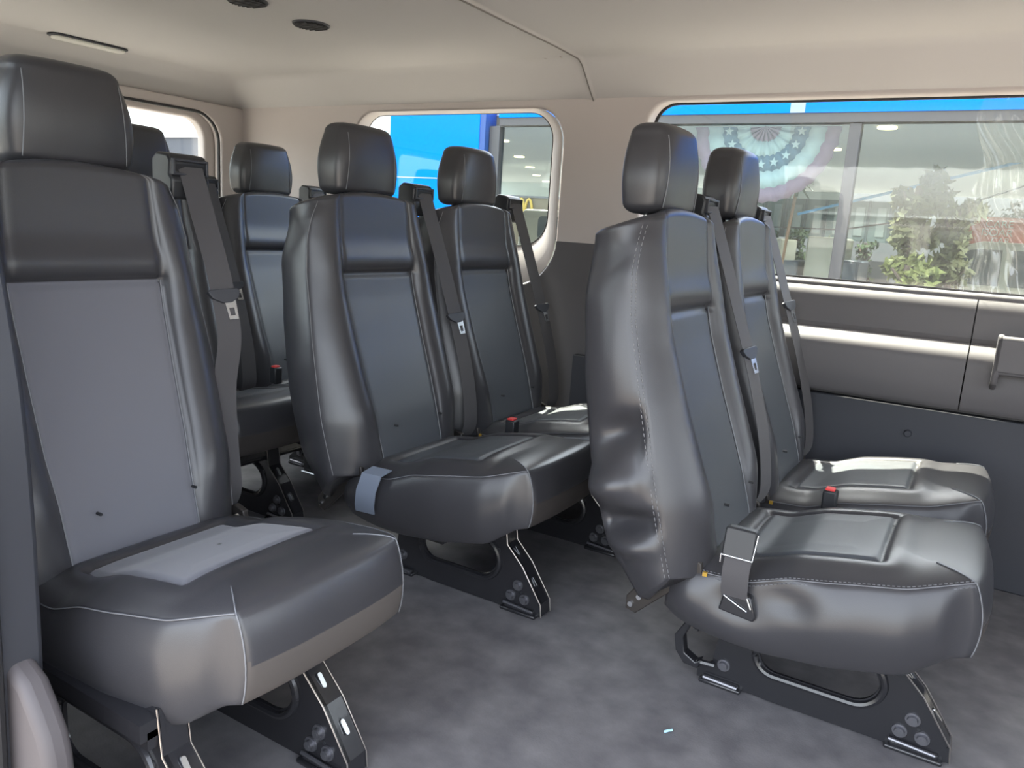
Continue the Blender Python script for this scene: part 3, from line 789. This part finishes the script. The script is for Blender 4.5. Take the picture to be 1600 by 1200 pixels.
for (x, y) in ((-8.2, 12.05), (-9.3, 14.35), (-3.8, 7.85), (-2.2, 10.45), (-1.3, 8.35), (-2.2, 13.5), (.8, 11.5), (1.0, 15.0), (-5.5, 10.4)):  # some sit at fittings, the others are added to brighten the showroom
    l = bpy.data.lights.new('downlight_and_fill_beam', 'SPOT'); l.energy = 260; l.spot_size = radians(150); l.spot_blend = .8; l.shadow_soft_size = .08; l.color = (1, .95, .86)
    lo = bpy.data.objects.new('downlight_and_fill_beam', l); C.objects.link(lo); lo.location = (x, y, 2.11)
# bunting behind the glass, colours muted to carry the glass haze
FR = mat('bunting_red', (.24, .14, .18), .8); FW = mat('bunting_white', (.36, .42, .40), .8); FB = mat('bunting_blue', (.08, .14, .19), .8)
bu = empty('bunting', (-2.33, FY + .25, 2.03), 'haze-dulled red, white and blue star bunting hanging inside the showroom glass', 'bunting')
def fan(r0, r1, mt, name, dy):
    v = []; f = []; N = 72
    for i in range(N + 1):
        a = pi + pi * i / N; fl2 = .02 * abs(sin(i * .75)); yy = .012 * sin(i * .75)
        for r in (r0, r1):
            rr = r - (fl2 if r == r1 else fl2 * .6) * (1 if r > .05 else 0); v.append((rr * cos(a) * 1.0, yy + dy, rr * sin(a) * 1.06 - .02 * abs(cos(a))))
    for i in range(N): f.append((2 * i, 2 * i + 1, 2 * i + 3, 2 * i + 2))
    o = link_mesh(name, v, f, mt, bu); s = o.modifiers.new('thick', 'SOLIDIFY'); s.thickness = .003; return o
fan(.0, .17, FR, 'centre_band', 0); fan(.16, .31, FW, 'inner_white_band', .002); fan(.30, .46, FB, 'blue_band', .004); fan(.45, .62, FW, 'outer_white_band', .006); fan(.61, .76, FR, 'red_band', .008)
m = MB(); m.tube([(-.76, 0, .015), (-.3, 0, -.005), (.1, 0, -.012), (.76, 0, .02)], .012, 6); m.build('header_cord', FW, bu, smooth=True)
for k in range(9):
    a = pi + pi * (k + .5) / 9; cx_, cz_ = .38 * cos(a), .38 * sin(a) * 1.06
    m = MB(); pr = []
    for i in range(10):
        rr = .052 if i % 2 == 0 else .021; b = pi / 2 + i * pi / 5; pr.append((cx_ + rr * cos(b), cz_ + rr * sin(b)))
    m.prism(pr, lambda u, v_, t: (u, t, v_), -.022, -.017); m.build('star', FW, bu)
# canopy line reflected in the glass, added as a slanting pale blue tube
m = MB(); v0 = Vector((-2.9, 12, 1.30)); v1 = Vector((1.6, 12, 2.62))
m.tube([v0, v1], .022, 8); o = m.build('canopy_reflection', LBL, sh, smooth=True); o.location = -Vector(sh.location)
m = MB(); m.tube([(-4.5, 12.5, 1.07), (-2.3, 12.5, 1.10), (-1.2, 12.4, 1.32), (.3, 12, 1.9)], .014, 6); o = m.build('overhead_cable', ALU, smooth=True); tag(o, 'dark overhead cable reflected in the showroom glass, built behind it', 'cable')  # wire reflection, built as a solid cable
# pale building with tall windows: a facade reflection built as a solid
fb = empty('pale_building', (-3, 15, GZ), 'pale building with tall windows beyond the bunting', 'building')
P('wall', mat('pale_green_wall', (.17, .22, .22), .7), [(-4.9, -1.80, 15, 15.3, .95, 1.70)], par=fb)
P('lower_wall', mat('lower_grey_wall', (.06, .065, .07), .7), [(-4.9, -1.75, 15, 15.3, GZ, .60)], par=fb)
WN = mat('bright_window_glass', (.33, .38, .37), .2)
for i in range(8):
    P('window', WN, [(-4.75 + i * .38, -4.60 + i * .38, 14.97, 15, 1.05, 1.58)], par=fb)
    P('column', mat('column_grey', (.08, .11, .12), .6) if i == 0 else bpy.data.materials['column_grey'], [(-4.55 + i * .38, -4.50 + i * .38, 14.95, 15, .95, 1.70)], par=fb)
# leafy things of the lot, solid stand-ins for reflections in the glass
LEA = [mat('leaf_olive', (.10, .105, .04), .7, noise=(6, (.20, .20, .09), 3)), mat('leaf_dark', (.025, .045, .02), .7, noise=(6, (.07, .1, .04), 3)), mat('leaf_yellow', (.17, .19, .05), .7, noise=(6, (.26, .27, .10), 3))]
BARK = mat('bark', (.14, .10, .08), .8)
def tree(name, x, y, z0, h, rad, lm, label, cz=None, group=None, n=900, leaf=.09):
    e = empty(name, (x, y, z0), label, 'tree', group)
    m = MB(); m.tube([(0, 0, 0), (.03, 0, h * .35), (-.02, 0, h * .7), (0, 0, h * .9)], .05 * rad + .03, 8)
    for i in range(5):
        a = i * 2.4; m.tube([(0, 0, h * (.4 + .08 * i)), (rad * .5 * cos(a), rad * .5 * sin(a), h * (.55 + .08 * i))], .02, 6)
    m.build('trunk', BARK, e, smooth=True)
    m = MB(); rnd = random.Random(x * 13 + y)
    blobs = [(rnd.uniform(-.6, .6) * rad, rnd.uniform(-.6, .6) * rad, h * rnd.uniform(.45, .95), rad * rnd.uniform(.3, .55)) for _ in range(12)]
    for i in range(n):
        b = rnd.choice(blobs); u = Vector((rnd.gauss(0, 1), rnd.gauss(0, 1), rnd.gauss(0, 1))).normalized() * b[3] * rnd.random() ** .4
        p = Vector((b[0], b[1], b[2])) + u
        t = Vector((rnd.gauss(0, 1), rnd.gauss(0, 1), rnd.gauss(0, 1))).normalized(); s_ = t.orthogonal().normalized(); L = leaf * rnd.uniform(.6, 1.3)
        m.add([p - t * L, p + s_ * L * .4, p + t * L, p - s_ * L * .4], [(0, 1, 2, 3)])
    m.build('foliage', LEA[lm], e)
tree('leafy_tree', -1.08, 10.6, GZ, 2.6, .38, 0, 'tall olive green tree right of the mullion, solid in place of its reflection', n=1500)
tree('leafy_tree', -.62, 11.6, GZ, 2.3, .36, 0, 'olive green tree next to the tall tree, nearer the red sign', n=1100)
tree('low_bush', -.98, 9.6, GZ, 1.45, .38, 2, 'yellow green bush in front of the two trees', n=900)
for i in range(5):
    tree('clipped_tree', -4.6 + i * .62, 14.35, GZ, 1.75, .28, 1, 'small dark green tree in the row under the bunting', group='row of small trees under the bunting', n=260, leaf=.06)
tree('dark_tree', -.2, 19, GZ, 2.55, .8, 1, 'dark green tree behind the red sign', n=900)
# palm mirrored in the showroom glass, modelled as a tree behind it
e = empty('palm_tree', (-2.52, 9.6, GZ), 'palm with a thin bare trunk in front of the bunting', 'tree')
m = MB(); m.tube([(0, 0, 0), (.0, 0, .9), (.03, 0, 1.6), (.08, 0, 2.25)], .022, 8); m.build('trunk', mat('palm_bark', (.20, .12, .075), .8), e, smooth=True)
m = MB()
for i in range(14):
    a = i * 2 * pi / 14; L = .2
    ribbon(m, [(.08, 0, 2.25), (.08 + L * .5 * cos(a), L * .5 * sin(a), 2.25 + .08 * sin(i * 2.1)), (.08 + L * cos(a), L * sin(a), 2.17 + .1 * sin(i * 2.1))], (-sin(a), cos(a), .2), .04, .004)
m.build('frond', LEA[1], e)
# vehicles
CARW = mat('cream_white_paint', (.36, .345, .28), .3, spec=.6, coat=.4); CGL = mat('dark_car_glass', (.04, .055, .06), .1, spec=.7); TYR = mat('tyre', (.03, .03, .03), .8)
TAIL = mat('tail_lamp_red', (.45, .05, .08), .3); CARD = mat('dark_car_paint', (.05, .06, .08), .3, coat=.4)
def vehicle(name, x, y, L, H, label, paint, kind='van', flip=1, W=1.8):
    """side profile extruded across; nose towards flip*x"""
    e = empty(name, (x, y, GZ), label, 'van' if kind == 'van' else 'car')
    if kind == 'van': pr = [(0, .28), (L, .28), (L + .02, .62), (L - .06, .88), (L - .55, 1.02), (L - 1.05, H - .08), (L - 1.3, H), (.12, H), (.03, H - .12), (-.02, .8)]
    else: pr = [(0, .25), (L, .25), (L, .62), (L - .9, .85), (L - 1.6, H), (1.2, H), (.4, .95), (0, .85)]
    m = MB(); m.prism([(a * flip, b) for a, b in pr], lambda u, v_, t: (u, t, v_), 0, W); b = m.build('body', paint, e, bevel=.06, seg=4)
    def win(pts, nm='window'):
        m = MB(); m.prism([(a * flip, c) for a, c in pts], lambda u, v_, t: (u, t, v_), -.012, .002); return m.build(nm, CGL, b, bevel=.004)
    if kind == 'van':
        win([(L - 1.15, 1.0), (L - .72, 1.02), (L - 1.12, H - .16), (L - 1.28, H - .13), (L - 1.6, H - .13), (L - 1.62, 1.0)])
        win([(L - 2.5, 1.0), (L - 1.75, 1.0), (L - 1.75, H - .13), (L - 2.5, H - .13)])
        win(rrect(.50, 1.25, 1.22, H - .14, .1))
        m = MB(); m.box(-.035 if flip > 0 else -.005, .005 if flip > 0 else .035, .2, W - .2, 1.05, H - .2); m.build('rear_window', CGL, b)
        m = MB(); m.box(*((-.03, .14) if flip > 0 else (-.14, .03)), -.012, .05, .78, .98); m.build('tail_lamp', TAIL, b, bevel=.02)
        m = MB(); m.box(min((L - .85) * flip, (L - .7) * flip), max((L - .85) * flip, (L - .7) * flip), -.12, 0, .98, 1.1); m.build('mirror', paint, b, bevel=.02)
        for k in (1.68, 2.6):
            m = MB(); m.box(min((L - k) * flip, (L - k + .14) * flip), max((L - k) * flip, (L - k + .14) * flip), -.02, 0, .88, .91); m.build('door_handle', paint, b, bevel=.005)
    else:
        win([(1.3, .88), (L - 1.15, .86), (L - 1.65, H - .08), (1.35, H - .08)])
    for wx in (.8, L - .85):
        for wy in (-.02, W - .18):
            m = MB(); m.cyl((wx * flip, wy, .33), (wx * flip, wy + .2, .33), .33, 24); w_ = m.build('wheel', TYR, e, smooth=True, sharp=40)
            m = MB(); m.cyl((wx * flip, wy - .004, .33), (wx * flip, wy, .33), .2, 16); m.build('hubcap', BOL, w_)
vehicle('parked_van', -9.32, 14, 4.3, 1.86, 'cream white van with a red tail lamp, seen through the rear quarter window', CARW)
vehicle('parked_van', 2.95, 14.0, 4.55, 1.72, 'cream white van facing left below the red sign', CARW, flip=-1)  # reflected van, placed as a solid behind the showroom glass
vehicle('parked_car', -5.3, 10.4, 3.0, 1.25, 'dark car beneath the bunting, behind the double seat', CARD, kind='car')  # solid car for the reflected parked cars
for i, (xx, hh) in enumerate(((-4.7, 1.62), (-3.75, 1.55), (-2.8, 1.62))):  # truck row also stands in for reflected vehicles
    e = empty('parked_truck', (xx, 12.5, GZ), 'pale boxy truck in the row of parked trucks under the small trees', 'truck', 'parked trucks under the small trees')
    m = MB(); m.box(0, .55, 0, 1.2, .5, hh); m.build('cargo_box', CARW, e, bevel=.03)
    m = MB(); m.box(.57, .85, 0, 1.2, .35, hh - .35); m.build('cab', CARD, e, bevel=.04)
    for wx in (.24, .66):
        m = MB(); m.cyl((wx, -.02, .22), (wx, .15, .22), .22, 20); m.build('wheel', TYR, e)
e = empty('distant_building', (-1, 25, GZ), 'low grey beige building along the far side of the lot', 'building')
m = MB(); m.box(-9, 12, 0, 2, 0, 3.3); m.build('wall', mat('grey_beige_wall', (.19, .18, .165), .8), e)
m = MB(); m.box(-9.2, 12.2, -.1, 2.1, 3.3, 3.4); m.build('roof', ALU, e)
# red sign reflected in the glass, stood up as a banner beyond it
e = empty('banner_sign', (0, 16.6, GZ), 'orange red banner with white lettering above the right van', 'sign')
m = MB(); m.box(-.62, 1.3, 0, .04, 1.70, 2.22); m.build('panel', mat('orange_red_panel', (.42, .07, .03), .5), e)
m = MB(); m.box(-.5, -.44, .04, .1, 0, 1.75); m.box(1.1, 1.16, .04, .1, 0, 1.75); m.build_each('post', ALU, e)
def text(s, x, z, size, parent, mt, y=-.006, name='lettering'):
    cu = bpy.data.curves.new(name, 'FONT'); cu.body = s; cu.size = size; cu.extrude = .003; cu.align_x = 'CENTER'
    t = bpy.data.objects.new(name, cu); C.objects.link(t); dg = bpy.context.evaluated_depsgraph_get()
    me = bpy.data.meshes.new_from_object(t.evaluated_get(dg)); bpy.data.objects.remove(t)
    me.materials.clear(); me.materials.append(mt)
    o = bpy.data.objects.new(name, me); C.objects.link(o); o.parent = parent; o.location = (x, y, z); o.rotation_euler = (pi / 2, 0, 0)
    return o
LW = mat('sign_white', (.42, .40, .36), .5)
text('CARE', -.12, 2.03, .19, e, LW); text('ISOAR', -.14, 1.87, .19, e, LW); text('CAR', -.06, 1.73, .16, e, LW)
# brown building with yellow arches
e = empty('restaurant', (-14.6, 22, GZ), 'tan low building with yellow arches, far off in the rear quarter window', 'building')
m = MB(); m.box(-.6, 2.6, 0, 2, 0, 2.42); m.build('wall', mat('tan_wall', (.13, .10, .06), .8), e)
m = MB(); m.box(-.7, 2.7, -.05, 2.05, 2.42, 2.5); m.build('roof', ALU, e)
m = MB()
for cx_ in (0, .3):
    m.tube([(cx_ + .55 - .15 * cos(a), -.05, 1.75 + .62 * sin(a)) for a in [i * pi / 16 for i in range(17)]], .045, 8)
m.build('arches', mat('arch_yellow', (.42, .27, .02), .5), e, smooth=True)
# rear view: bright building and parked car behind the van
e = empty('rear_building', (-17, 6, GZ), 'white walled building with grey lower half, seen through the back door window', 'building')
m = MB(); m.box(-.3, 0, -14, 8, 2.85, 6.2); m.build('upper_wall', WHT, e)
m = MB(); m.box(-.2, 0, -14, 8, 0, 2.85); m.build('lower_wall', mat('rear_grey_wall', (.09, .092, .105), .7), e)
m = MB(); m.box(-.1, .12, -14, 8, 2.80, 2.88); m.build('ledge', ALU, e)
m = MB(); m.prism([(3.6, 2.3), (4.1, 2.8), (3.85, 2.2)], lambda u, v_, t: (t, u, v_), .0, .04); m.build('bracket', WHT, e)
m = MB(); m.box(0, .05, -1.9, -1.3, 1.62, 1.95); m.build('blue_sign', BLU, e)
vehicle('parked_van', -13.4, 1.6, 4.0, 1.75, 'white van behind the back doors, glimpsed under the left headrest', CARW, W=1.7)

# ------------------------------------------------------------------ clear film on the big window
def film_sheet(name, edge, x1, mt, amp, parent=None, y0=.948):
    v = []; f = []; NZ, NX = 60, 80
    for i in range(NZ + 1):
        z = .745 + (1.212 - .745) * i / NZ; xa = interp(edge, z)
        for j in range(NX + 1):
            x = xa + (x1 - xa) * j / NX; v.append((x, y0 - amp * abs(sin(x * 41 + 3 * sin(z * 7))) * (1 if j else 0), z))
    n = NX + 1
    for i in range(NZ):
        for j in range(NX): f.append((i * n + j, i * n + j + 1, (i + 1) * n + j + 1, (i + 1) * n + j))
    o = link_mesh(name, v, f, mt); return o
fs = film_sheet('plastic_film', [(.74, -.575), (.80, -.60), (.90, -.612), (1.0, -.598), (1.1, -.606), (1.213, -.612)], 1.40, FILM, .0012)
tag(fs, 'thin clear protective film over the right part of the large side window', 'film')
v = []; f = []; NZ, NX = 90, 130
for i in range(NZ + 1):
    z = .747 + (1.218 - .747) * i / NZ; zz = (z - .745) / .47
    for j in range(NX + 1):
        u = j / NX; x = -.150 + .030 * (1 - zz) + .012 * sin(z * 31) + 1.5 * u * u * .35 + u * .35
        y = .941 - .010 * abs(sin(u * 34 + 5 * sin(z * 6 + u * 3) + 2.5 * z * 4)) ** 1.5 - .006 * abs(sin(z * 23 + u * 17 + 3 * sin(u * 9)))
        v.append((x, y, z))
n = NX + 1
for i in range(NZ):
    for j in range(NX): f.append((i * n + j, i * n + j + 1, (i + 1) * n + j + 1, (i + 1) * n + j))
o = link_mesh('film_fold', v, f, FOLD, fs); tag(o, 'crumpled whitish folds of the film', None)
